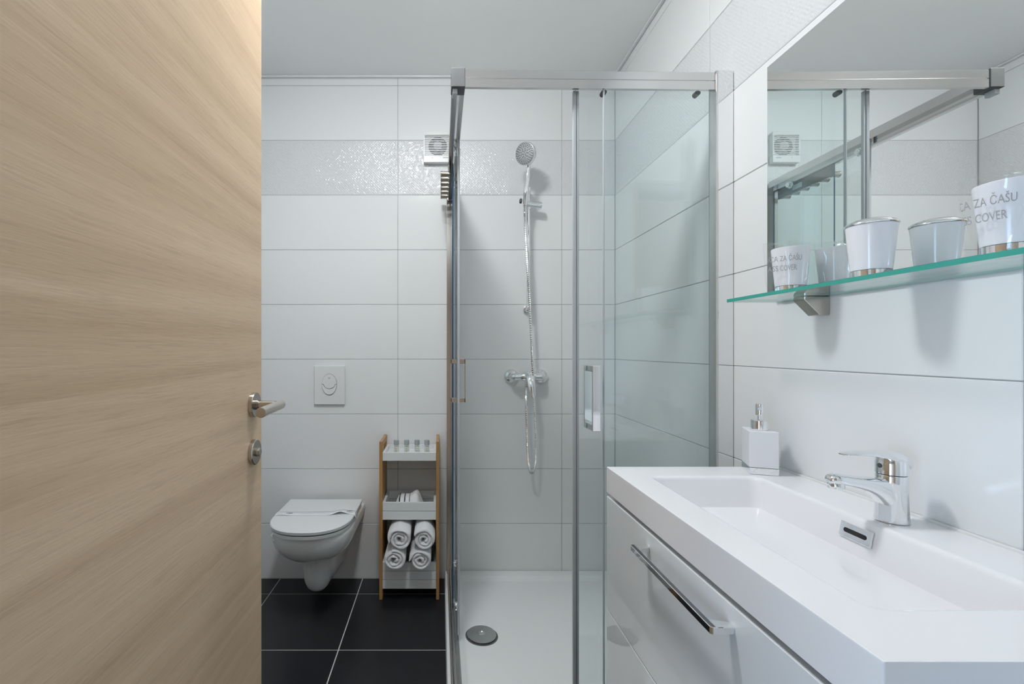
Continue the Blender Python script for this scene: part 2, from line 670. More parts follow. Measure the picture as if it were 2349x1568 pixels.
# ------------------------------------------------------------------ ceiling lamp
t = root('ceiling_lamp', LAMP, 'round white ceiling lamp with glowing disc above the floor', 'lamp')
mk('lamp_base', nlathe([(LAMP_R * 0.95, 0), (LAMP_R * 0.98, 0.004), (LAMP_R * 0.98, 0.016), (LAMP_R * 0.9, 0.018)], LAMP, (0, 0, -1), 48),
   'white_paint', t, 40)
mk('lamp_shade', nlathe([(LAMP_R * 0.96, 0.0185), (LAMP_R, 0.024), (LAMP_R, 0.046), (LAMP_R * 0.97, 0.054), (LAMP_R * 0.85, 0.060), (LAMP_R * 0.5, 0.063)],
                        LAMP, (0, 0, -1), 48), 'lamp_glow', t, 40)

# ================================================================== THE DOOR
XD, YE = -0.40, 1.05
door = root('door_1', (XD - 0.02, 0.25, 0), 'pale oak veneer door standing open with steel lever handle', 'door',
            kind='structure')
mk('door_leaf', nbox(XD - 0.04, XD, 0.25, YE, 0.008, 2.03, bev=0.0012, seg=1), 'door_oak', door)
RY, RZ = 1.0, 1.010
rs = mk('handle_rosette', nlathe([(0.0265, 0), (0.0265, 0.007), (0.0255, 0.0085), (0.012, 0.0085)], (XD, RY, RZ),
                                 (1, 0, 0), 40), 'steel', door, 35)
bm = bmesh.new()
cyl(bm, (XD + 0.006, RY, RZ), (XD + 0.014, RY, RZ), 0.0112, 24)
neck = [(XD + 0.012, RY, RZ), (XD + 0.038, RY, RZ), (XD + 0.056, RY - 0.002, RZ)]
tube(bm, neck, 0.0088, 20)
lv = [(XD + 0.064, RY + 0.009, RZ), (XD + 0.064, RY - 0.05, RZ), (XD + 0.064, RY - 0.130, RZ)]
a0 = Vector((XD + 0.058, RY + 0.008, RZ))
a1 = Vector((XD + 0.066, RY - 0.128, RZ))
L = (a1 - a0).length
lathe(bm, [(0.004, -0.003), (0.0075, -0.002), (0.0098, 0.002), (0.0098, L - 0.0006), (0.0092, L)], a0, a1 - a0, 28)
mk('lever', bm, 'steel', rs, 35)
KZ = 0.9095
rs = mk('lock_rosette', nlathe([(0.0268, 0), (0.0268, 0.0075), (0.0255, 0.009), (0.010, 0.009)], (XD, RY, KZ),
                               (1, 0, 0), 40), 'steel', door, 35)
mk('thumb_turn', nlathe([(0.0095, 0.008), (0.0095, 0.013), (0.008, 0.0165), (0.004, 0.0178)], (XD, RY, KZ), (1, 0, 0), 28),
   'steel', rs, 35)

# ================================================================== SHOWER
# tray
bm = bmesh.new()
TX0, TX1, TY0, TY1, TZ = 0.022, XR - 0.001, 1.368, D - 0.001, 0.040


def rect_ring(x0, x1, y0, y1, z, r, n=6):
    pts = []
    for cx, cy, a0_ in ((x1 - r, y1 - r, 0), (x0 + r, y1 - r, PI / 2), (x0 + r, y0 + r, PI), (x1 - r, y0 + r, 1.5 * PI)):
        for k in range(n + 1):
            a_ = a0_ + PI / 2 * k / n
            pts.append((cx + r * math.cos(a_), cy + r * math.sin(a_), z))
    return pts


def inset_ring(i, z, r):
    return rect_ring(TX0 + i, TX1 - i, TY0 + i, TY1 - i, z, r)


ring_loft(bm, [inset_ring(0, 0, 0.004), inset_ring(0, TZ - 0.006, 0.004), inset_ring(0.002, TZ - 0.001, 0.004),
               inset_ring(0.006, TZ, 0.006), inset_ring(0.045, TZ, 0.03), inset_ring(0.055, TZ - 0.003, 0.04),
               inset_ring(0.068, TZ - 0.016, 0.05), inset_ring(0.08, TZ - 0.019, 0.05)])
tray = mk('shower_tray', bm, 'tray_white', smooth=40)
tag(tray, 'low white shower tray on the floor inside the glass enclosure', 'shower tray')
DR = (0.160, 1.815, TZ - 0.019)
t = root('shower_drain', DR, 'round chrome drain cover set in the white shower tray', 'drain')
mk('drain_flange', nlathe([(0.063, 0), (0.063, 0.0012), (0.050, 0.0016), (0.050, 0.0010)], DR, (0, 0, 1), 48), 'dark_grey', t, 35)
mk('drain_cover', nlathe([(0.050, 0.0016), (0.0555, 0.004), (0.0565, 0.0068), (0.0555, 0.0085), (0.053, 0.009), (0.011, 0.0098),
                          (0.0105, 0.0102)], DR, (0, 0, 1), 56), 'satin_steel', t, 25)
mk('drain_button', nlathe([(0.013, 0.0098), (0.013, 0.0112), (0.0105, 0.0118), (0.009, 0.0106), (0.0075, 0.0106),
                           (0.006, 0.0128)], DR, (0, 0, 1), 28), 'chrome', t, 30)

enc = root('shower_enclosure', (0.05, 1.38, TZ), 'corner shower enclosure with chrome rails and sliding green tinted glass doors',
           'shower')
YP = 1.384
ANG = math.radians(1.0)
FX = Matrix.Translation((XR, YP, 0)) @ Matrix.Rotation(ANG, 4, 'Z') @ Matrix.Translation((-XR, -YP, 0))
R0, R1 = 1.892, 1.944     # rail bottom and top


def front(name, bm, material, parent, smooth=None):
    bm.transform(FX)
    return mk(name, bm, material, parent, smooth)


# front top rail: hollow channel profile with a groove line on the face
bm = bmesh.new()
prof = [(-0.004, R0), (-0.004, R0 + 0.024), (-0.0022, R0 + 0.0248), (-0.0022, R0 + 0.0262), (-0.004, R0 + 0.027),
        (-0.004, R1 - 0.002), (-0.002, R1), (0.036, R1), (0.038, R1 - 0.002), (0.038, R0 + 0.018), (0.0065, R0 + 0.018), (0.0065, R0)]
prism(bm, [(YP + a_, b_) for a_, b_ in prof], 'X', 0.070, XR - 0.05)
front('front_top_rail', bm, 'aluminium', enc)
# front wall profile, seen as a bright strip beside the glass
front('front_wall_profile', nbox(XR - 0.047, XR - 0.001, YP - 0.006, YP + 0.03, TZ, R1 + 0.004, bev=0.0015), 'chrome', enc)
front('front_jamb', nbox(XR - 0.054, XR - 0.0475, YP - 0.008, YP + 0.026, TZ, R1 + 0.002, bev=0.001), 'aluminium', enc)
front('corner_cap', nbox(0.032, 0.0725, YP - 0.007, YP + 0.040, R0 - 0.001, R1 + 0.003, bev=0.002), 'cap_grey', enc)
front('corner_connector', nbox(0.036, 0.05, YP + 0.002, YP + 0.03, R0 - 0.016, R0 - 0.001, bev=0.001), 'seal', enc)
# bottom rails
front('front_bottom_rail', nbox(0.036, XR - 0.002, YP - 0.004, YP + 0.036, TZ, TZ + 0.024, bev=0.003), 'aluminium', enc)
# front fixed glass (outside) and sliding door (inside)
pane('front_fixed_pane', 0.482, XR - 0.05, YP + 0.000, YP + 0.006, TZ + 0.02, R0 + 0.001, enc, 'glass_edge', xf=FX)
front('edge_strip', nbox(0.4795, 0.4822, YP - 0.001, YP + 0.008, TZ + 0.02, R0 + 0.001), 'seal', enc)
fd = pane('front_sliding_door', 0.404, XR - 0.054, YP + 0.022, YP + 0.028, TZ + 0.018, R0 + 0.017, enc, 'glass_edge', xf=FX)
bm = bmesh.new()
box(bm, 0.3955, 0.4055, YP + 0.019, YP + 0.031, TZ + 0.018, R0 + 0.006, bev=0.002)
box(bm, 0.4065, 0.4135, YP + 0.0205, YP + 0.0295, TZ + 0.018, R0 + 0.006, bev=0.002)
front('magnetic_seal', bm, 'seal', fd, 40)


def bow_handle(y0, y1, z0, z1, x0, x1, bar=0.014):
    """rectangular bow, hollow between its two feet, standing out along Y"""
    bm = bmesh.new()
    box(bm, x0, x1, y0, y1, z0, z0 + bar, bev=0.001, seg=1)
    box(bm, x0, x1, y0, y1, z1 - bar, z1, bev=0.001, seg=1)
    return bm


HX0, HX1, HZ0, HZ1 = 0.438, 0.461, 0.892, 1.081
bm = bow_handle(YP - 0.022, YP + 0.022, HZ0, HZ1, HX0, HX1, 0.017)
box(bm, HX0, HX1, YP - 0.027, YP - 0.021, HZ0, HZ1, bev=0.001, seg=1)
front('door_handle', bm, 'chrome', fd)
bm = bow_handle(YP + 0.028, YP + 0.048, HZ0, HZ1, HX0, HX1, 0.017)
box(bm, HX0, HX1, YP + 0.046, YP + 0.052, HZ0, HZ1, bev=0.001, seg=1)
front('inner_door_handle', bm, 'chrome', fd)
for rx in (0.487, 0.768):
    bm = bmesh.new()
    cyl(bm, (rx, YP + 0.014, R0 + 0.001), (rx, YP + 0.034, R0 + 0.001), 0.008, 20, 0.001)
    front('roller', bm, 'dark_grey', fd, 40)

# side of the enclosure, running to the back wall
prof = [(-0.004, R0), (-0.004, R1 - 0.002), (-0.002, R1), (0.034, R1), (0.036, R1 - 0.002), (0.036, R0 + 0.02), (0.020, R0 + 0.02), (0.020, R0 + 0.004), (0.013, R0)]
SX = 0.0375
bm = bmesh.new()
prism(bm, [(SX + a_, b_) for a_, b_ in prof], 'Y', YP + 0.02, D - 0.03)
mk('side_top_rail', bm, 'aluminium', enc)
mk('side_wall_profile', nbox(0.031, 0.058, D - 0.034, D - 0.001, TZ, R1 + 0.002, bev=0.002), 'brushed_profile', enc, 40)
bm = bmesh.new()
box(bm, 0.034, 0.043, YP + 0.03, D - 0.036, TZ, TZ + 0.022, bev=0.002)
box(bm, 0.0435, 0.052, YP + 0.03, D - 0.036, TZ, TZ + 0.030, bev=0.002)
box(bm, 0.0525, 0.070, YP + 0.03, D - 0.036, TZ, TZ + 0.012, bev=0.002)
mk('side_bottom_rail', bm, 'aluminium', enc, 40)
pane('side_fixed_pane', 0.0485, 0.0545, 1.93, D - 0.035, TZ + 0.031, R0, enc, 'glass_edge_blue')
sd = pane('side_sliding_door', 0.0655, 0.0715, 1.757, D - 0.05, TZ + 0.026, 1.935, enc, 'glass_edge')
mk('door_seal', nbox(0.0640, 0.0730, 1.750, 1.757, TZ + 0.022, 1.935, bev=0.002), 'seal', sd, 40)
for z0, z1 in ((TZ + 0.085, TZ + 0.125), (1.868, 1.905)):
    for y_ in (1.80, 2.16):
        zc = (z0 + z1) / 2
        bm = ncyl((0.0560, y_, zc), (0.0652, y_, zc), 0.017, 24, 0.002)
        cyl(bm, (0.0718, y_, zc), (0.077, y_, zc), 0.012, 20, 0.002)
        box(bm, 0.0500, 0.0565, y_ - 0.012, y_ + 0.012, zc + 0.006, zc + 0.022, bev=0.001, seg=1)
        mk('roller', bm, 'chrome', sd, 40)
SHZ0, SHZ1 = 0.925, 1.092
for s_, nm in ((-1, 'outer_handle'), (1, 'inner_handle')):
    xa, xb = (0.0405, 0.0645) if s_ < 0 else (0.0725, 0.0965)
    bm = bmesh.new()
    for z0, z1 in ((SHZ0, SHZ0 + 0.018), (SHZ1 - 0.018, SHZ1)):
        box(bm, xa, xb, 1.800, 1.823, z0, z1, bev=0.001, seg=1)
    xo = (xa, xa + 0.003) if s_ < 0 else (xb - 0.003, xb)
    box(bm, xo[0], xo[1], 1.800, 1.823, SHZ0, SHZ1)
    mk(nm, bm, 'chrome', sd)

# hook rail on the outside of the fixed side pane
t = root('hook_rail', (0.041, 2.1, 1.85), 'black rail with a row of steel knob hooks outside the shower side glass', 'hook rail')
mk('back_plate', nbox(0.038, 0.0465, 1.945, 2.262, 1.850, 1.904, bev=0.002), 'black_plate', t)
mk('sticker', nbox(0.0466, 0.0471, 2.11, 2.165, 1.862, 1.884), 'sticker', t)
for i in range(6):
    y_ = 1.965 + i * 0.056
    bm = bmesh.new()
    cyl(bm, (0.0380, y_, 1.862), (0.0345, y_, 1.862), 0.0085, 20)
    lathe(bm, [(0.0125, 0), (0.013, 0.0015), (0.0122, 0.004), (0.0122, 0.026), (0.0135, 0.029), (0.0135, 0.032), (0.012, 0.0335)],
          (0.0345, y_, 1.862), (-1, 0, 0), 24)
    mk('hook', bm, 'steel', t, 40)

# hand shower on its slide bar
BX, BY = 0.424, 2.258
t = root('shower_set', (BX, D, 1.3), 'chrome hand shower with hose on a slide bar against the tiled wall', 'hand shower')
mk('slide_bar', ncyl((BX, BY, 1.318), (BX, BY, 1.905), 0.0085, 20, 0.001), 'chrome', t, 40)
for z_ in (1.326, 1.897):
    bm = ncyl((BX, BY, z_), (BX, D, z_), 0.0085, 18)
    lathe(bm, [(0.014, 0), (0.017, 0.003), (0.017, 0.016), (0.012, 0.019)], (BX, D, z_), (0, -1, 0), 24)
    lathe(bm, [(0.011, -0.011), (0.013, -0.008), (0.013, 0.008), (0.011, 0.011)], (BX, BY, z_), (0, 0, 1), 24)
    mk('wall_mount', bm, 'chrome', t, 40)
z_ = 1.823
bm = bmesh.new()
lathe(bm, [(0.014, -0.001), (0.0165, 0.002), (0.0165, 0.062), (0.0175, 0.064), (0.0175, 0.084), (0.0165, 0.088), (0.012, 0.090)],
      (0.398, BY - 0.006, z_ + 0.004), (1, 0, -0.10), 28)
lathe(bm, [(0.0135, -0.02), (0.0135, 0.018)], (BX, BY, z_), (0, 0, 1), 24)
lathe(bm, [(0.010, 0), (0.013, 0.003), (0.013, 0.034)], (0.398, BY - 0.066, z_ + 0.004), (0.1, 1, 0), 20)
ho = mk('slider_holder', bm, 'chrome', t, 40)
mk('holder_knob', nlathe([(0.009, 0), (0.012, 0.002), (0.012, 0.008), (0.009, 0.011)], (0.384, BY - 0.05, z_ + 0.004), (-1, 0, 0.05), 20),
   'dark_grey', ho, 40)
# hand piece
hb, ht = Vector((0.393, 2.185, 1.800)), Vector((0.408, 2.172, 1.972))
bm = bmesh.new()
dirh = (ht - hb)
Lh = dirh.length
lathe(bm, [(0.008, 0), (0.010, 0.004), (0.0105, 0.035), (0.0125, 0.045), (0.0135, 0.07), (0.0125, 0.14), (0.0100, 0.146), (0.0085, Lh),
           (0.006, Lh + 0.012)], hb, dirh, 24)
hs = mk('hand_piece', bm, 'chrome', t, 40)
hn = Vector((-0.68, -0.70, -0.22)).normalized()
hc = Vector((0.389, 2.150, 2.026))
mk('shower_head', nlathe([(0.030, -0.026), (0.046, -0.022), (0.0520, -0.014), (0.0525, 0.0), (0.051, 0.0035), (0.0495, 0.0035),
                          (0.0485, 0.0020)], hc, hn, 48), 'chrome', hs, 35)
fc = mk('spray_face', nlathe([(0.0480, 0.0018), (0.0475, 0.0042), (0.040, 0.0052), (0.004, 0.0060)], hc, hn, 48), 'satin_steel', hs, 40)
bm = bmesh.new()
a_, b_, d_ = basis(hn)
for rr, n_, ph in ((0.043, 26, 0), (0.036, 22, 0.1), (0.029, 16, 0), (0.020, 9, 0.2), (0.0135, 6, 0), (0.007, 3, 0.4)):
    for k in range(n_):
        an = ph + 2 * PI * k / n_
        p = hc + (a_ * math.cos(an) + b_ * math.sin(an)) * rr + hn * 0.0040
        cyl(bm, p, p + hn * 0.0032, 0.0018, 6)
mk('nozzles', bm, 'dark_grey', hs)
# hose
MZ_OUT = 0.957
hp = [(hb.x, hb.y, hb.z + 0.003), at(1204, 500, 2.19), at(1207, 560, 2.20), at(1211, 630, 2.205), at(1215, 700, 2.21), at(1219, 780, 2.21),
      at(1222, 850, 2.205), at(1226, 930, 2.22), at(1229, 990, 2.235), at(1229.5, 1045, 2.24), at(1226, 1074, 2.24), at(1220, 1086, 2.24),
      at(1214, 1074, 2.24), at(1211, 1040, 2.24), at(1209, 990, 2.24), at(1207, 930, 2.245), at(1207, 893, 2.248), (0.414, D - 0.066, MZ_OUT)]
pts = catmull(hp, 30)
mk('hose', tube(bmesh.new(), pts, 0.0058, 10, rf=lambda t_, i: 0.0066 if i % 2 else 0.0052), 'chrome', t, 25)

# mixer tap of the shower
MZ = 0.998
t = root('shower_mixer', (0.42, D, MZ), 'chrome wall mixer tap with single lever in the shower', 'tap')
for x_, s_ in ((0.348, 1), (0.4946, -1)):
    bm = nlathe([(0.0355, 0), (0.0355, 0.004), (0.034, 0.012), (0.028, 0.020), (0.020, 0.025), (0.017, 0.03)], (x_, D, MZ), (0, -1, 0), 36)
    tube(bm, [(x_, D - 0.015, MZ), (x_, D - 0.048, MZ), (x_ + s_ * 0.006, D - 0.058, MZ), (x_ + s_ * 0.02, D - 0.062, MZ)], 0.0155, 20)
    mk('wall_rosette', bm, 'chrome', t, 45)
bm = bmesh.new()
lathe(bm, [(0.015, 0), (0.0175, 0.002), (0.0175, 0.028), (0.016, 0.03), (0.018, 0.034), (0.0225, 0.05), (0.0235, 0.065), (0.0225, 0.08),
           (0.018, 0.095), (0.016, 0.10), (0.0175, 0.104), (0.0175, 0.128), (0.015, 0.13)], (0.356, D - 0.064, MZ), (1, 0, 0), 32)
lathe(bm, [(0.0225, 0), (0.0225, 0.022), (0.021, 0.027)], (0.421, D - 0.066, MZ), (0, -1, 0.12), 32)
lathe(bm, [(0.0115, 0), (0.0115, 0.022), (0.0085, 0.026)], (0.414, D - 0.066, MZ - 0.018), (0, 0, -1), 20)
mk('mixer_body', bm, 'chrome', t, 45)
ls = [((0.421, D - 0.090, MZ + 0.006), 0.021, 0.019), ((0.423, D - 0.108, MZ - 0.002), 0.021, 0.015), ((0.425, D - 0.122, MZ - 0.025), 0.0185, 0.010),
      ((0.428, D - 0.134, MZ - 0.055), 0.0155, 0.0065), ((0.430, D - 0.140, MZ - 0.082), 0.013, 0.005), ((0.431, D - 0.143, MZ - 0.094), 0.006, 0.003)]
rings = []
for i, (c, wx, wt) in enumerate(ls):
    c = Vector(c)
    nx = Vector(ls[min(i + 1, len(ls) - 1)][0]) - Vector(ls[max(i - 1, 0)][0])
    nx.normalize()
    n_ = nx.cross(Vector((1, 0, 0))).normalized()
    rings.append([c + Vector((1, 0, 0)) * wx * math.cos(2 * PI * k / 20) + n_ * wt * math.sin(2 * PI * k / 20) for k in range(20)])
mk('mixer_lever', ring_loft(bmesh.new(), rings), 'chrome', t, 60)

# ================================================================== TOILET
CX = -0.552
t = root('toilet', (CX, D, 0.06), 'white wall hung toilet with closed lid beside the wooden rack', 'toilet')


def d_outline(a, aw, yf, dep, z, n=24, e=2.3, yb=D - 0.0005):
    pts = [(CX + aw, yb, z)]
    ym = yf + dep
    for k in range(5):
        f_ = k / 5
        pts.append((CX + aw + (a - aw) * (0.15 + 0.85 * f_), yb + (ym - yb) * (0.08 + 0.92 * f_), z))
    for k in range(n + 1):
        th = PI * k / n
        c_, s_ = math.cos(th), math.sin(th)
        pts.append((CX + a * math.copysign(abs(c_) ** (2 / e), c_), ym - dep * abs(s_) ** (2 / e), z))
    for k in range(4, -1, -1):
        f_ = k / 5
        pts.append((CX - aw - (a - aw) * (0.15 + 0.85 * f_), yb + (ym - yb) * (0.08 + 0.92 * f_), z))
    pts.append((CX - aw, yb, z))
    return pts


lev = [(0.369, .170, .178, 1.885, .185), (0.364, .174, .182, 1.879, .188), (0.350, .1745, .181, 1.878, .188), (0.325, .172, .176, 1.882, .188),
       (0.300, .166, .169, 1.892, .187), (0.278, .156, .160, 1.906, .182), (0.260, .142, .150, 1.925, .172), (0.243, .124, .141, 1.950, .155),
       (0.230, .104, .134, 1.978, .135), (0.222, .086, .130, 2.008, .11), (0.214, .074, .126, 2.030, .09), (0.203, .069, .121, 2.040, .08),
       (0.168, .066, .106, 2.044, .075), (0.128, .063, .092, 2.048, .072), (0.098, .058, .080, 2.054, .068), (0.073, .049, .067, 2.064, .06),
       (0.058, .038, .054, 2.078, .05), (0.050, .024, .036, 2.096, .04)]
bm = bmesh.new()
ring_loft(bm, [d_outline(a, aw, yf, dep, z) for z, a, aw, yf, dep in lev])
mk('bowl', bm, 'ceramic', t, 50)
bm = bmesh.new()
ring_loft(bm, [d_outline(a, a, yf, dep, z, yb=2.262) for z, a, yf, dep in
               ((0.3695, .166, 1.872, .19), (0.3705, .171, 1.864, .193), (0.3822, .172, 1.862, .193), (0.3838, .1695, 1.8655, .192), (0.3825, .166, 1.870, .19), (0.3725, .163, 1.874, .188))])
mk('seat', bm, 'seat_white', t, 35)
bm = bmesh.new()
ring_loft(bm, [d_outline(a, a, yf, dep, z, yb=2.272) for z, a, yf, dep in
               ((0.3970, .160, 1.880, .187), (0.3895, .165, 1.872, .19), (0.3888, .170, 1.8645, .192), (0.3897, .1735, 1.860, .193), (0.4010, .1745, 1.858, .194), (0.4035, .172, 1.861, .193))])
ld = mk('lid', bm, 'seat_white', t, 35)
for s_ in (-1, 1):
    mk('hinge', ncyl((CX + s_ * 0.06, 2.262, 0.384), (CX + s_ * 0.155, 2.262, 0.384), 0.0115, 18, 0.001), 'seat_white', t, 40)
# paper strip over the lid
t2 = root('hygiene_strip', (CX, 2.07, 0.404), 'white printed paper strip laid across the closed toilet lid', 'paper strip')
bm = bmesh.new()
N = 44
rows_ = []
for i in range(N + 1):
    f_ = i / N
    x_ = CX - 0.182 + 0.364 * f_
    over = 0.0035 * math.exp(-((f_ - 0.80) / 0.07) ** 2) * 2.2 + 0.0012 * math.exp(-((f_ - 0.12) / 0.08) ** 2)
    z_ = 0.4045 + over
    e_ = max(0, abs(x_ - CX) - 0.172)
    z_ -= (e_ / 0.010) ** 2 * 0.018
    y_off = -0.004 * math.sin(f_ * 5) + 0.012 * math.exp(-((f_ - 0.88) / 0.1) ** 2)
    rows_.append([bm.verts.new((x_, 2.052 + y_off, z_ + over * 0.6)), bm.verts.new((x_, 2.072 + y_off, z_)), bm.verts.new((x_, 2.100 + y_off, z_ - over * 0.2))])
for a, b_ in zip(rows_, rows_[1:]):
    for k in (0, 1):
        bm.faces.new((a[k], a[k + 1], b_[k + 1], b_[k]))
st = mk('paper_band', bm, 'paper', t2, 60)
md = st.modifiers.new('thick', 'SOLIDIFY')
md.thickness = 0.0004
# the strip's loose end below the seat
tail = catmull([(CX - 0.137, 1.934, 0.3715), (CX - 0.139, 1.925, 0.366), (CX - 0.135, 1.921, 0.357), (CX - 0.128, 1.918, 0.344)], 6)
bm = bmesh.new()
pr_ = [(bm.verts.new(p + Vector((-0.004, 0, 0))), bm.verts.new(p + Vector((0.004, -0.002, 0.001)))) for p in tail]
for a, b_ in zip(pr_, pr_[1:]):
    bm.faces.new((a[0], a[1], b_[1], b_[0]))
o = mk('loose_end', bm, 'paper', t2, 60)
o.modifiers.new('thick', 'SOLIDIFY').thickness = 0.0004


def print_marks(cx, cy, z, s, parent):
    bm = bmesh.new()
    for dx, dy, wx, wy in ((-.010, 0, .003, .009), (-.005, .004, .006, .002), (-.005, -.004, .006, .002), (.0, 0, .002, .012), (.005, .004, .006, .002),
                           (.005, -.004, .006, .002), (.010, 0, .003, .009), (0, 0, .012, .002)):
        box(bm, cx + (dx - wx / 2) * s, cx + (dx + wx / 2) * s, cy + (dy - wy / 2) * s, cy + (dy + wy / 2) * s, z, z + 0.0003)
    mk('printed_emblem', bm, 'print_dark', parent)


print_marks(CX - 0.115, 2.074, 0.4052, 1.15, t2)
print_marks(CX + 0.150, 2.082, 0.4125, 1.0, t2)
bm = bmesh.new()
for i in range(5):
    box(bm, CX - 0.06 + (i % 2) * 0.07, CX - 0.005 + (i % 2) * 0.07, 2.064 + 0.006 * (i // 2), 2.0655 + 0.006 * (i // 2), 0.4047, 0.4050)
mk('printed_lines', bm, 'sticker', t2)

# flush plate
PX, PZ = -0.544, 0.954
t = root('flush_plate', (PX, D, PZ), 'white flush plate with an oval double button on the tiles above toilet', 'flush plate')
bm = nbox(PX - 0.075, PX + 0.075, D - 0.0125, D - 0.0003, PZ - 0.0955, PZ + 0.0955, bev=0.003, seg=3)
mk('plate', bm, 'plastic_white', t, 40)
EA, EB, EZ = 0.0355, 0.0505, PZ + 0.004
oval = [(PX + EA * 1.03 * math.cos(2 * PI * k / 48), EZ + EB * 1.03 * math.sin(2 * PI * k / 48)) for k in range(48)]
mk('button_shade_oval', prism(bmesh.new(), oval, 'Y', D - 0.0133, D - 0.010), 'dark_grey', t)  # dark oval behind the buttons, its colour stands in for shade in the groove
z0 = EZ + 0.000
up = [(PX + EA * math.cos(PI * k / 24), z0 + 0.0008 + (EB - 0.0005) * math.sin(PI * k / 24)) for k in range(25)]
up += [(PX - 0.0275, z0 + 0.0008)] + [(PX - 0.0265 * math.cos(PI * k / 16), z0 - 0.0205 * math.sin(PI * k / 16) ** 0.9) for k in range(1, 16)] + [(PX + 0.0275, z0 + 0.0008)]
mk('large_button', bevel_all(prism(bmesh.new(), up, 'Y', D - 0.0165, D - 0.013), 0.0007, 1, 40), 'plastic_white', t)
lo = [(PX - EA * math.cos(PI * k / 24), z0 - 0.0012 - (EB - 0.0012) * math.sin(PI * k / 24)) for k in range(25)]
lo += [(PX + 0.0290, z0 - 0.0012)] + [(PX + 0.0282 * math.cos(PI * k / 16), z0 - 0.001 - 0.0218 * math.sin(PI * k / 16) ** 0.9) for k in range(1, 16)] + [(PX - 0.0290, z0 - 0.0012)]
mk('small_button', bevel_all(prism(bmesh.new(), lo, 'Y', D - 0.0175, D - 0.013), 0.0007, 1, 40), 'plastic_white', t)
mk('printed_mark', prism(bmesh.new(), [(PX - 0.006, EZ + 0.0325), (PX + 0.006, EZ + 0.0325), (PX + 0.004, EZ + 0.0285), (PX - 0.004, EZ + 0.0285)], 'Y', D - 0.0168, D - 0.0160),
   'print_grey', t)

# extractor fan
FXc, FZ0, FZ1 = -0.0145, 2.040, 2.190
t = root('extractor_fan', (FXc, D, FZ0), 'square white extractor fan with slatted front high on the tiles', 'fan')
fw = 0.067
bm = bmesh.new()
box(bm, FXc - fw, FXc + fw, D - 0.030, D - 0.0005, FZ0, FZ0 + 0.036, bev=0.003)
box(bm, FXc - fw, FXc - fw + 0.006, D - 0.028, D - 0.0005, FZ0 + 0.0362, FZ1 - 0.0142)
box(bm, FXc + fw - 0.006, FXc + fw, D - 0.028, D - 0.0005, FZ0 + 0.0362, FZ1 - 0.0142)
box(bm, FXc - fw, FXc + fw, D - 0.028, D - 0.0005, FZ1 - 0.014, FZ1, bev=0.002)
box(bm, FXc - fw + 0.0062, FXc + fw - 0.0062, D - 0.006, D - 0.0005, FZ0 + 0.0362, FZ1 - 0.0142)
mk('housing', bm, 'plastic_white', t, 40)
FZC = (FZ0 + 0.036 + FZ1 - 0.012) / 2
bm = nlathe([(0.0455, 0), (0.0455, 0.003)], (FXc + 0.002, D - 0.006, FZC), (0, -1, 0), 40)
mk('fan_shade_disc', bm, 'dark', t, 40)  # flat dark disc, coloured like the shade inside a duct hole
mk('fan_hub', nlathe([(0.020, 0), (0.020, 0.010), (0.014, 0.014)], (FXc + 0.002, D - 0.0095, FZC), (0, -1, 0), 28), 'plastic_white', t, 40)
bm = bmesh.new()
for k in range(7):
    an = 2 * PI * k / 7
    c_, s_ = math.cos(an), math.sin(an)
    q = [Vector((c_ * r_ - s_ * w_, 0, s_ * r_ + c_ * w_)) for r_, w_ in ((0.018, -0.006), (0.043, -0.012), (0.043, 0.010), (0.018, 0.004))]
    vv = [bm.verts.new(Vector((FXc + 0.002, D - 0.011 - (0.004 if i in (0, 1) else 0), FZC)) + p) for i, p in enumerate(q)]
    bm.faces.new(vv)
mk('impeller', bm, 'print_dark', t, 40)
for i in range(12):
    z_ = FZ0 + 0.039 + i * 0.0083
    bm = bmesh.new()
    prism(bm, [(D - 0.029, z_), (D - 0.029, z_ + 0.0040), (D - 0.026, z_ + 0.0044), (D - 0.026, z_ + 0.0006)], 'X', FXc - fw + 0.005, FXc + fw - 0.005)
    mk('slat', bm, 'plastic_white', t)
mk('status_light', nlathe([(0.0014, 0), (0.0014, 0.0006)], (FXc - 0.024, D - 0.030, FZ0 + 0.022), (0, -1, 0), 12), 'dark', t)
bm = bmesh.new()
for k in range(6):
    box(bm, FXc + 0.028 + k * 0.0042, FXc + 0.0312 + k * 0.0042, D - 0.0304, D - 0.0300, FZ0 + 0.0205, FZ0 + 0.0245)
mk('printed_name', bm, 'print_grey', t)

# ================================================================== WOODEN RACK
RX0, RX1, RYF, RYB, RH = -0.2755, -0.0045, 2.116, 2.305, 0.713
t = root('storage_rack', ((RX0 + RX1) / 2, RYF, 0), 'narrow rack with bamboo sides and three white tray shelves', 'rack')
for x0, x1 in ((RX0, RX0 + 0.0145), (RX1 - 0.0145, RX1)):
    sf = mk('side_post', nbox(x0, x1, RYF, RYF + 0.032, 0, RH, bev=0.002), 'bamboo', t, 40)
    mk('side_post', nbox(x0, x1, RYB - 0.032, RYB, 0, RH, bev=0.002), 'bamboo', t, 40)
    mk('top_rail', nbox(x0 + 0.0005, x1 - 0.0005, RYF + 0.030, RYB - 0.030, RH - 0.026, RH - 0.0005, bev=0.002), 'bamboo', t, 40)
    mk('side_panel', nbox(x0 + 0.003, x1 - 0.002, RYF + 0.030, RYB - 0.030, 0.05, RH - 0.075, bev=0.001), 'bamboo', t, 40)
IX0, IX1 = RX0 + 0.0147, RX1 - 0.0147


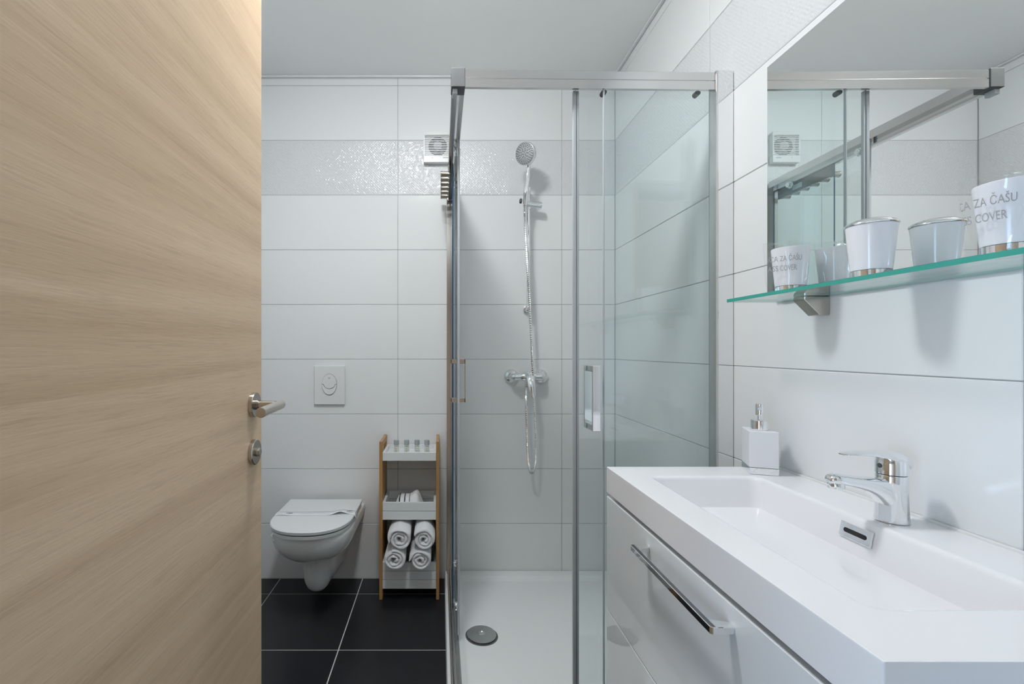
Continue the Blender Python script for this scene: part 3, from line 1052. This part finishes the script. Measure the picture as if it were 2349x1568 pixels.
def rack_tray(z0, z1, nb, floor_z):
    tr = mk('tray_shelf', nbox(IX0 + 0.01, IX1 - 0.01, RYF + 0.013, RYB - 0.010, floor_z - 0.008, floor_z), 'board_white', t)
    hb_ = (z1 - z0) / nb
    for k in range(nb):
        a_, b_ = z0 + k * hb_ + (0.0009 if k else 0), z0 + (k + 1) * hb_ - 0.0009
        mk('front_board', nbox(IX0, IX1, RYF + 0.002, RYF + 0.0135, a_, b_, bev=0.0009), 'board_white', tr)
        mk('back_board', nbox(IX0, IX1, RYB - 0.0115, RYB, a_, b_, bev=0.0009), 'board_white', tr)
        mk('side_board', nbox(IX0, IX0 + 0.0115, RYF + 0.0135, RYB - 0.0115, a_, b_, bev=0.0009), 'board_white', tr)
        mk('side_board', nbox(IX1 - 0.0115, IX1, RYF + 0.0135, RYB - 0.0115, a_, b_, bev=0.0009), 'board_white', tr)
    return tr


rack_tray(0.626, 0.664, 1, 0.643)
rack_tray(0.360, 0.439, 2, 0.372)
rack_tray(0.049, 0.169, 3, 0.062)


# towels rolled up
def towel_roll(name, cx, cz, y0, y1, ro, sx, sz, turns, seed, rot, parent=None, th=0.0172):
    bm = bmesh.new()
    N_ = int(46 * turns)
    rings = []
    ri = 0.008
    sect = [(-.5, 1.0), (-.5, 0.5), (-.5, 0.10), (-.42, 0.035), (-.2, 0.006), (0.05, 0.0), (.28, 0.008), (.46, 0.04), (.5, 0.10), (.5, 0.5), (.5, 1.0)]
    for i in range(N_ + 1):
        f_ = i / N_
        an = rot + 2 * PI * turns * f_
        wob = 0.0035 * noise.noise(Vector((math.cos(an) * 1.3 + seed * 7.1, math.sin(an) * 1.3, f_ * 3)))
        rc = ri + (ro - th / 2 - ri) * f_ + wob * (1.2 - f_ * 0.8)
        push = 0.008 * noise.noise(Vector((an * 0.9, seed * 3.3, 0))) + 0.006 * (1 - f_)
        tt = th * (1 + 0.35 * noise.noise(Vector((an * 1.4, seed, 5)))) * (1 if f_ < 0.97 else max(0.25, 1 - (f_ - 0.97) * 22))
        rg = []
        for (n_, q) in sect:
            r_ = rc + n_ * tt
            yy = y0 + push * (1 - q) + (y1 - y0) * q
            jig = 0.0022 * noise.noise(Vector((an * 2.5, n_ * 2 + seed, q * 6)))
            flare = 1.0 + (0.04 * math.exp(-(q / 0.25) ** 2))
            rg.append((cx + sx * (r_ * flare + jig) * math.cos(an), yy, cz + 0.013 - 0.015 * math.exp(-(q / 0.16) ** 2) + sz * (r_ * flare + jig) * math.sin(an)))
        rings.append(rg)
    ring_loft(bm, rings)
    # closing end at the back
    lathe(bm, [(ro * 0.9, 0), (ro * 0.88, 0.002)], (cx, y1 - 0.003, cz + 0.013), (0, 1, 0), 24)
    o = mk(name, bm, 'terry', None, 55)
    return o


def sub(o):
    md_ = o.modifiers.new('smooth', 'SUBSURF')
    md_.levels = md_.render_levels = 1
    return o


TL = ('white rolled towel at bottom of the stack, beside the toilet side of the rack',
      'white rolled towel at bottom of the stack, beside the shower side of the rack',
      'white rolled towel on top of the stack, beside the toilet side of the rack',
      'white rolled towel on top of the stack, beside the shower side of the rack')
for i, (px, py, ro, sx_, sz_, tn, rt) in enumerate(((904.5, 1282, .0525, 1.02, .90, 2.6, -1.9), (964.5, 1283, .0525, 1.02, .91, 2.7, -1.2),
                                                   (917.5, 1235, .054, 1.03, .98, 2.7, -0.9), (972.5, 1236, .052, 1.0, 1.0, 2.6, -1.0))):
    p = at(px, py, 2.070)
    o = sub(towel_roll('rolled_towel', p.x, p.z, 2.056, 2.285, ro, sx_, sz_, tn, i + 1.0, rt))
    tag(o, TL[i], 'towel', 'rolled towels on the rack')

# folded face cloth
FCX, FCY, FCZ = at(938, 1140, 2.19).x, 2.195, 0.372
bm = bmesh.new()
NX, NY = 22, 16
def cloth_top(fx, fy):
    x_ = (fx - 0.5) * 0.122
    zz = 0.072 + 0.006 * math.sin(fx * 4) + 0.024 * math.exp(-((fx - 0.80) / 0.17) ** 2) + 0.006 * noise.noise(Vector((fx * 3, fy * 3, 1)))
    edge = min(fx, 1 - fx) * 9
    edge2 = min(fy, 1 - fy) * 5
    zz *= min(1, 0.62 + 0.38 * min(1, edge)) * min(1, 0.66 + 0.34 * min(1, edge2))
    return Vector((x_ + 0.006 * (fy - 0.5), (fy - 0.5) * 0.115, zz))
gr = [[bm.verts.new(cloth_top(i / NX, j / NY)) for j in range(NY + 1)] for i in range(NX + 1)]
for i in range(NX):
    for j in range(NY):
        bm.faces.new((gr[i][j], gr[i + 1][j], gr[i + 1][j + 1], gr[i][j + 1]))
# folded layers at the rim
loop = [gr[i][0] for i in range(NX + 1)] + [gr[NX][j] for j in range(1, NY + 1)] + [gr[i][NY] for i in range(NX - 1, -1, -1)] + [gr[0][j] for j in range(NY - 1, 0, -1)]
prev = loop
for k in range(1, 9):
    f_ = 1 - k / 8
    cur = []
    for v_ in loop:
        bulge = 1 + 0.045 * (abs(math.sin(k / 8 * PI * 3)))
        cur.append(bm.verts.new((v_.co.x * bulge, v_.co.y * bulge, v_.co.z * f_)))
    for a in range(len(loop)):
        b_ = (a + 1) % len(loop)
        bm.faces.new((prev[a], prev[b_], cur[b_], cur[a]))
    prev = cur
bm.faces.new(prev)
o = mk('face_cloth', bm, 'striped_terry', None, 70, loc=(FCX, FCY, FCZ))
tag(o, 'folded white face cloth with dark stripes in the middle tray', 'towel')

# little bottles
BL = ('small clear bottle with grey cap beside the toilet end of the top tray', 'small clear bottle with grey cap, second from the toilet end of the top tray',
      'small clear bottle with grey cap, second from the shower end of the top tray', 'small clear bottle with grey cap beside the shower end of the top tray')
for i, px in enumerate((909.3, 932.8, 956.6, 979.2)):
    p = (at(px, 1035, 2.215).x, 2.215, 0.643)
    t = root('shampoo_bottle', p, BL[i], 'bottle', 'little bottles on the rack')
    mk('bottle_body', nlathe([(0.0105, 0), (0.0118, 0.0015), (0.0118, 0.032), (0.0105, 0.035), (0.0085, 0.0355)], p, (0, 0, 1), 24), 'bottle_clear', t, 40)
    mk('liquid', nlathe([(0.0095, 0.0015), (0.0107, 0.0025), (0.0107, 0.029)], p, (0, 0, 1), 24), 'bottle_liquid', t, 40)
    mk('cap', nlathe([(0.0118, 0.0358), (0.0122, 0.037), (0.0122, 0.0565), (0.0112, 0.0585), (0.0095, 0.0575)], p, (0, 0, 1), 24), 'bottle_cap', t, 40)
    bm = bmesh.new()
    for k, (dx, dz, wx) in enumerate(((0, .021, .005), (0, .0175, .003), (-.001, .010, .008), (0, .007, .006))):
        box(bm, p[0] + dx - wx / 2, p[0] + dx + wx / 2, p[1] - 0.01225, p[1] - 0.0119, 0.643 + dz, 0.643 + dz + 0.0014)
    mk('printed_label', bm, 'print_grey', t)
o = mk('soap_packet', nbox(at(934, 1035, 2.19).x, at(960, 1035, 2.19).x, 2.172, 2.196, 0.643, 0.651, bev=0.002), 'paper', None, 40)
tag(o, 'flat white soap packet lying in front of the little bottles', 'soap')

# ================================================================== VANITY
VX0, VX1, VY0, VY1, VT, VTH = 0.4285, XR - 0.0005, 0.453, 1.210, 0.826, 0.064
t = root('washbasin', (0.65, 0.83, VT - VTH), 'glossy white rectangular washbasin top on the drawer cabinet', 'washbasin')
bm = bmesh.new()


def rr(x0, x1, y0, y1, z, r):
    return rect_ring(x0, x1, y0, y1, z, r, 8)


ox0, ox1, oy0, oy1 = 0.502, 0.752, 0.546, 1.117


def bas(dx, dy, z, r):
    return rr(ox0 + dx, ox1 - dx, oy0 + dy, oy1 - dy, z, r)


ring_loft(bm, [rr(VX0, VX1, VY0, VY1, VT - VTH, 0.002), rr(VX0, VX1, VY0, VY1, VT - 0.002, 0.002), rr(VX0 + 0.0006, VX1 - 0.0006, VY0 + 0.0006, VY1 - 0.0006, VT - 0.0006, 0.002),
               rr(VX0 + 0.002, VX1 - 0.002, VY0 + 0.002, VY1 - 0.002, VT, 0.002),
               bas(-0.007, -0.007, VT, 0.028), bas(-0.003, -0.003, VT - 0.0006, 0.026), bas(0.0, 0.0, VT - 0.0020, 0.024), bas(0.002, 0.0022, VT - 0.0042, 0.023), bas(0.0035, 0.005, VT - 0.008, 0.022),
               bas(0.010, 0.018, VT - 0.040, 0.020), bas(0.016, 0.03, VT - 0.068, 0.020), bas(0.022, 0.038, VT - 0.076, 0.02),
               bas(0.034, 0.05, VT - 0.080, 0.02), bas(0.09, 0.20, VT - 0.086, 0.02)])
mk('basin_top', bm, 'basin_white', t, 35)
# overflow plate on the inner back face
OY, OZ, OXF = 0.838, 0.7985, 0.7435
tilt = math.atan2(0.010 - 0.003, 0.036)
bm = bmesh.new()
box(bm, -0.0035, 0.0, -0.032, 0.032, -0.0135, 0.0135, bev=0.0012)
ov = mk('overflow_plate', bm, 'chrome', t, 40, loc=(0, 0, 0))
ov.matrix_parent_inverse = parent_world(t).inverted()
ov.location = (OXF + 0.0005, OY, OZ)
ov.rotation_euler = (0, tilt, 0)
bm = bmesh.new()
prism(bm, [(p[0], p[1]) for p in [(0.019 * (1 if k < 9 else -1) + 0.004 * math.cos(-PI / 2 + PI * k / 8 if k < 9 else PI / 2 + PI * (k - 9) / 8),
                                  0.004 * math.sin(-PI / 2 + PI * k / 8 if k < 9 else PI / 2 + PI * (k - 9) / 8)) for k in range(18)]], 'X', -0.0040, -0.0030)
sl = mk('overflow_shade_insert', bm, 'dark', ov, loc=(0, 0, 0))  # dark insert in place of a hole, shade put in as colour
# silicone joint at the wall
mk('silicone_joint', nbox(XR - 0.006, XR - 0.0002, VY0 + 0.002, VY1 - 0.002, VT - 0.001, VT + 0.0045, bev=0.0015), 'silicone', t, 40)

# cabinet
t = root('vanity_cabinet', (0.65, 0.83, 0.15), 'white lacquered vanity cabinet with two drawers under the washbasin', 'cabinet')
ZT_ = VT - VTH - 0.0005
mk('side_panel', nbox(VX0 + 0.022, XR - 0.001, VY0 + 0.004, VY0 + 0.022, 0.155, ZT_, bev=0.001), 'lacquer_white', t)
mk('side_panel', nbox(VX0 + 0.022, XR - 0.001, VY1 - 0.022, VY1 - 0.004, 0.155, ZT_, bev=0.001), 'lacquer_white', t)
mk('bottom_panel', nbox(VX0 + 0.022, XR - 0.001, VY0 + 0.0221, VY1 - 0.0221, 0.155, 0.173), 'lacquer_white', t)
mk('back_panel', nbox(XR - 0.012, XR - 0.001, VY0 + 0.0221, VY1 - 0.0221, 0.1731, ZT_ - 0.05), 'lacquer_white', t)
for zi, (z0, z1, hz) in enumerate(((0.4640, VT - VTH - 0.011, 0.7175), (0.158, 0.4610, 0.423))):
    dr = mk('drawer', nbox(VX0 + 0.0005, VX0 + 0.0195, VY0 + 0.003, VY1 - 0.001, z0, z1, bev=0.0007, seg=1), 'lacquer_white', t)
    bm = bmesh.new()
    ha, hb2 = 0.683, 0.975
    # flat bow: plan outline extruded to a slim strip
    out = [(VX0 + 0.0005, ha), (VX0 - 0.0315, ha), (VX0 - 0.0345, ha + 0.003), (VX0 - 0.0345, hb2 - 0.003), (VX0 - 0.0315, hb2), (VX0 + 0.0005, hb2),
           (VX0 + 0.0005, hb2 - 0.014), (VX0 - 0.0245, hb2 - 0.022), (VX0 - 0.0245, ha + 0.022), (VX0 + 0.0005, ha + 0.014)]
    prism(bm, out, 'Z', hz - 0.0055, hz + 0.0055)
    mk('drawer_handle', bevel_all(bm, 0.0008, 1, 40), 'chrome', dr)

# basin tap
TX, TY = 0.795, 0.826
t = root('basin_tap', (TX, TY, VT), 'chrome single lever tap standing on the washbasin', 'tap')
bm = bmesh.new()
lathe(bm, [(0.0215, 0), (0.0240, 0.001), (0.0242, 0.004), (0.0232, 0.012), (0.0222, 0.045), (0.0220, 0.068), (0.0222, 0.0805), (0.0212, 0.0825)], (TX, TY, VT), (0, 0, 1), 40)
secs = [(0.016, 0.870, 0.028, 0.012), (0.0, 0.871, 0.033, 0.0198), (-0.016, 0.876, 0.0275, 0.0185), (-0.024, 0.881, 0.0215, 0.0180), (-0.034, 0.8860, 0.0165, 0.0172),
        (-0.050, 0.8910, 0.0125, 0.0165), (-0.072, 0.8955, 0.0105, 0.0158), (-0.092, 0.8990, 0.0098, 0.0152), (-0.104, 0.9000, 0.0090, 0.0132), (-0.1105, 0.8995, 0.0068, 0.0095), (-0.1135, 0.8985, 0.003, 0.004)]
rings = []
for dx, z_, hh, ww in secs:
    rings.append([(TX + dx, TY + ww * math.copysign(abs(math.cos(2 * PI * k / 28)) ** 0.8, math.cos(2 * PI * k / 28)),
                   z_ + hh * math.copysign(abs(math.sin(2 * PI * k / 28)) ** 0.8, math.sin(2 * PI * k / 28))) for k in range(28)])
ring_loft(bm, rings)
bd = mk('tap_body', bm, 'chrome', t, 50)
mk('aerator', nlathe([(0.0120, 0), (0.0128, 0.001), (0.0128, 0.0085), (0.0105, 0.009), (0.0095, 0.008)], (TX - 0.0985, TY, 0.8935), (0.06, 0, -1), 28), 'chrome', t, 40)
bm = bmesh.new()
lathe(bm, [(0.0205, 0.0830), (0.0225, 0.0840), (0.0225, 0.1020), (0.0200, 0.112), (0.012, 0.117)], (TX, TY, VT), (0, 0, 1), 40)
secs = [(0.0235, 0.924, 0.006, 0.010), (0.0215, 0.928, 0.011, 0.0165), (0.014, 0.9325, 0.0125, 0.0205), (0.0, 0.9385, 0.0105, 0.0225), (-0.018, 0.9425, 0.0075, 0.0215), (-0.034, 0.9440, 0.0052, 0.0195),
        (-0.052, 0.9448, 0.0036, 0.0175), (-0.070, 0.9446, 0.0026, 0.0155), (-0.082, 0.9438, 0.0020, 0.0125), (-0.088, 0.9432, 0.0012, 0.007)]
rings = []
for dx, z_, hh, ww in secs:
    rings.append([(TX + dx, TY + ww * math.cos(2 * PI * k / 28), z_ + hh * math.copysign(abs(math.sin(2 * PI * k / 28)) ** 0.75, math.sin(2 * PI * k / 28))) for k in range(28)])
ring_loft(bm, rings)
hd = mk('tap_lever', bm, 'chrome', t, 50)
mk('marker_dot', nlathe([(0.0042, 0), (0.0042, 0.0008), (0.003, 0.0010)], (TX - 0.0222, TY - 0.001, VT + 0.098), (-1, 0, 0), 16), 'dark_grey', hd, 40)

# soap dispenser
SXc, SYc = 0.790, 1.160
t = root('soap_dispenser', (SXc, SYc, VT), 'white square soap dispenser with chrome pump in the corner of washbasin', 'soap dispenser')
t.rotation_euler = (0, 0, math.radians(-20))


def loc_part(name, bm, material, smooth=40):
    o = mk(name, bm, material, t, smooth, loc=(0, 0, 0))
    return o


hw, hd_ = 0.0305, 0.036
loc_part('chrome_foot', nbox(-hw, hw, -hd_, hd_, 0.0005, 0.0165, bev=0.001), 'chrome')
loc_part('bottle', nbox(-hw, hw, -hd_, hd_, 0.0168, 0.104, bev=0.0018), 'tumbler_white')
loc_part('collar', nlathe([(0.0185, 0.1042), (0.0190, 0.105), (0.0190, 0.127), (0.0180, 0.128), (0.008, 0.128)], (0, 0, 0), (0, 0, 1), 32), 'chrome')
bm = nlathe([(0.0048, 0.128), (0.0048, 0.139), (0.0085, 0.140), (0.0090, 0.142), (0.0090, 0.166), (0.008, 0.168)], (0, 0, 0), (0, 0, 1), 28)
tube(bm, [(0, 0, 0.158), (-0.004, -0.014, 0.159), (-0.006, -0.024, 0.158)], 0.0040, 14)
loc_part('pump', bm, 'chrome')

# ================================================================== MIRROR, SHELF, TUMBLERS
XM = 0.8365
MY0, MY1, MZ0, MZ1 = 0.30, 1.200, 1.2745, 1.849
t = root('wall_mirror', (XR, 0.75, MZ0), 'large frameless mirror on the tiles above the glass shelf', 'mirror')
mk('backing', nbox(XM + 0.0045, XR - 0.0003, MY0 + 0.03, MY1 - 0.03, MZ0 + 0.03, MZ1 - 0.03), 'white_paint', t)
bm = nbox(XM, XM + 0.0045, MY0, MY1, MZ0, MZ1)
bm.faces.ensure_lookup_table()
for f in bm.faces:
    f.material_index = 0 if f.calc_center_median().x < XM + 0.001 else 1
mk('mirror_sheet', bm, ['mirror', 'dark_grey'], t)

SXF, SY1, SY0, SZ0, SZ1 = 0.722, 1.182, 0.33, 1.246, 1.254
t = root('glass_shelf', (XR, 0.75, SZ0), 'clear glass shelf with green edge under the mirror', 'shelf')
bm = nbox(SXF, XR - 0.004, SY0, SY1, SZ0, SZ1)
for f in bm.faces:
    c = f.calc_center_median()
    f.material_index = 0 if abs(c.z - SZ0) < 1e-5 or abs(c.z - SZ1) < 1e-5 else 1
mk('glass_plate', bm, ['shelf_glass', 'shelf_edge'], t)
for yb in (1.055, 0.44):
    bm = bmesh.new()
    w_ = 0.017
    prism(bm, [(XR - 0.0003, SZ0 - 0.042), (XR - 0.022, SZ0 - 0.042), (XR - 0.056, SZ0 - 0.008), (XR - 0.056, SZ0 - 0.0002), (XR - 0.0003, SZ0 - 0.0002)], 'Y', yb - w_, yb + w_)
    bevel_all(bm, 0.0012, 1, 30)
    br = mk('bracket', bm, 'steel', t)
    bm = bmesh.new()
    prism(bm, [(XR - 0.0003, SZ1 + 0.0002), (XR - 0.026, SZ1 + 0.0002), (XR - 0.026, SZ1 + 0.009), (XR - 0.0003, SZ1 + 0.016)], 'Y', yb - w_, yb + w_)
    bevel_all(bm, 0.001, 1, 30)
    mk('upper_jaw', bm, 'satin_steel', br)


def cup_parts(p, t, lid):
    x_, y_, z_ = p
    mk('chrome_foot', nlathe([(0.0275, 0), (0.0283, 0.0008), (0.0287, 0.0145), (0.0270, 0.0150)], p, (0, 0, 1), 48), 'chrome', t, 35)
    mk('cup', nlathe([(0.0285, 0.0152), (0.0292, 0.0165), (0.0365, 0.098), (0.0360, 0.0995), (0.0345, 0.0985), (0.027, 0.022), (0.01, 0.021)] if not lid else
                     [(0.0285, 0.0152), (0.0292, 0.0165), (0.0362, 0.0945), (0.0355, 0.0955)], p, (0, 0, 1), 48), 'tumbler_white', t, 35)


sz = SZ1 + 0.0002
p = (0.777, 0.846, sz)
t = root('toothbrush_holder', p, 'white tumbler with domed chrome lid on the glass shelf', 'tumbler')
cup_parts(p, t, True)
bm = bmesh.new()
prof = [(0.0370, 0.0957), (0.0380, 0.0968), (0.0376, 0.0990), (0.034, 0.1022), (0.024, 0.1062), (0.012, 0.1085), (0.003, 0.1090)]
lathe(bm, prof, p, (0, 0, 1), 48)
mk('chrome_lid', bm, 'chrome', t, 40)


def text_mesh(s, size):
    c = bpy.data.curves.new('lettering', 'FONT')
    c.body = s
    c.size = size
    c.align_x = 'RIGHT'
    c.resolution_u = 3
    o = bpy.data.objects.new('lettering_tmp', c)
    COL.objects.link(o)
    dg = bpy.context.evaluated_depsgraph_get()
    me = bpy.data.meshes.new_from_object(o.evaluated_get(dg))
    COL.objects.unlink(o)
    bpy.data.objects.remove(o)
    return me


def film_radius(an, q, seed, d0, corner):
    """radius of the loose film round the cup at angle an and height q (0..1)"""
    base = 0.0335 + 0.0075 * q
    # two flat-pressed ears of the bag stand off in the direction d0 and opposite
    ear = max(0, math.cos(an - d0)) ** 10 + 0.7 * max(0, math.cos(an - d0 - PI)) ** 10
    return base + corner * ear + 0.0022 * noise.noise(Vector((math.cos(an) * 2.2, math.sin(an) * 2.2, q * 3 + seed * 5))) \
        + 0.0012 * abs(noise.noise(Vector((math.cos(an) * 5, math.sin(an) * 5, q * 4 + seed * 3))))


def wrapped(loc, label, seed, d0, text_an, ear):
    t = root('wrapped_tumbler', loc, label, 'tumbler', 'tumblers on the glass shelf')
    cup_parts(loc, t, False)
    x_, y_, z_ = loc
    bm = bmesh.new()
    NA, NQ = 96, 26
    grid = []
    for j in range(NQ + 1):
        q = j / NQ
        row = []
        for i in range(NA):
            an = 2 * PI * i / NA
            r_ = film_radius(an, q, seed, d0, ear)
            zz = z_ + 0.0008 + 0.107 * q
            if j == NQ:
                zz += 0.006 * noise.noise(Vector((math.cos(an) * 2, math.sin(an) * 2, seed))) + 0.003
            row.append(bm.verts.new((x_ + r_ * math.cos(an), y_ + r_ * math.sin(an), zz)))
        grid.append(row)
    for j in range(NQ):
        for i in range(NA):
            bm.faces.new((grid[j][i], grid[j][(i + 1) % NA], grid[j + 1][(i + 1) % NA], grid[j + 1][i]))
    # gathered top
    prev = grid[-1]
    for k in range(1, 5):
        f_ = 1 - k / 4.3
        cur = []
        for i, v_ in enumerate(grid[-1]):
            an = 2 * PI * i / NA
            cur.append(bm.verts.new((x_ + (v_.co.x - x_) * f_, y_ + (v_.co.y - y_) * f_,
                                     v_.co.z + 0.0035 * k * (0.4 + 0.6 * math.sin(an * 3 + seed)) * (1 - k / 6))))
        for i in range(NA):
            bm.faces.new((prev[i], prev[(i + 1) % NA], cur[(i + 1) % NA], cur[i]))
        prev = cur
    bm.faces.new(prev)
    fm = mk('plastic_film', bm, 'film', t, 75)
    for line, (s, q0, size) in enumerate((('ICA ZA ČAŠU', 0.625, 0.0145), ('ASS COVER', 0.43, 0.0145))):
        me = text_mesh(s, size)
        off = 0.0 if line == 0 else 0.010
        for v_ in me.vertices:
            tx, tz = v_.co.x * 0.70, v_.co.y * 1.16
            an = text_an + (tx - off) / 0.0415
            q = q0 + tz / 0.107
            r_ = film_radius(an, q, seed, d0, ear) + 0.0006
            v_.co = Vector((x_ + r_ * math.cos(an), y_ + r_ * math.sin(an), z_ + 0.0008 + 0.107 * q))
        me.materials.clear()
        me.materials.append(MATS['print_grey'])
        o = bpy.data.objects.new('printed_lettering', me)
        COL.objects.link(o)
        o.parent = fm
        o.matrix_parent_inverse = parent_world(fm).inverted()
    return t


wrapped((0.786, 1.053, sz), 'white tumbler in a printed plastic bag at the shower end of the glass shelf', 1.0, math.radians(170), math.radians(264), 0.013)
wrapped((0.779, 0.640, sz), 'white tumbler in a printed plastic bag at the doorway end of the glass shelf', 2.0, math.radians(150), math.radians(228), 0.009)
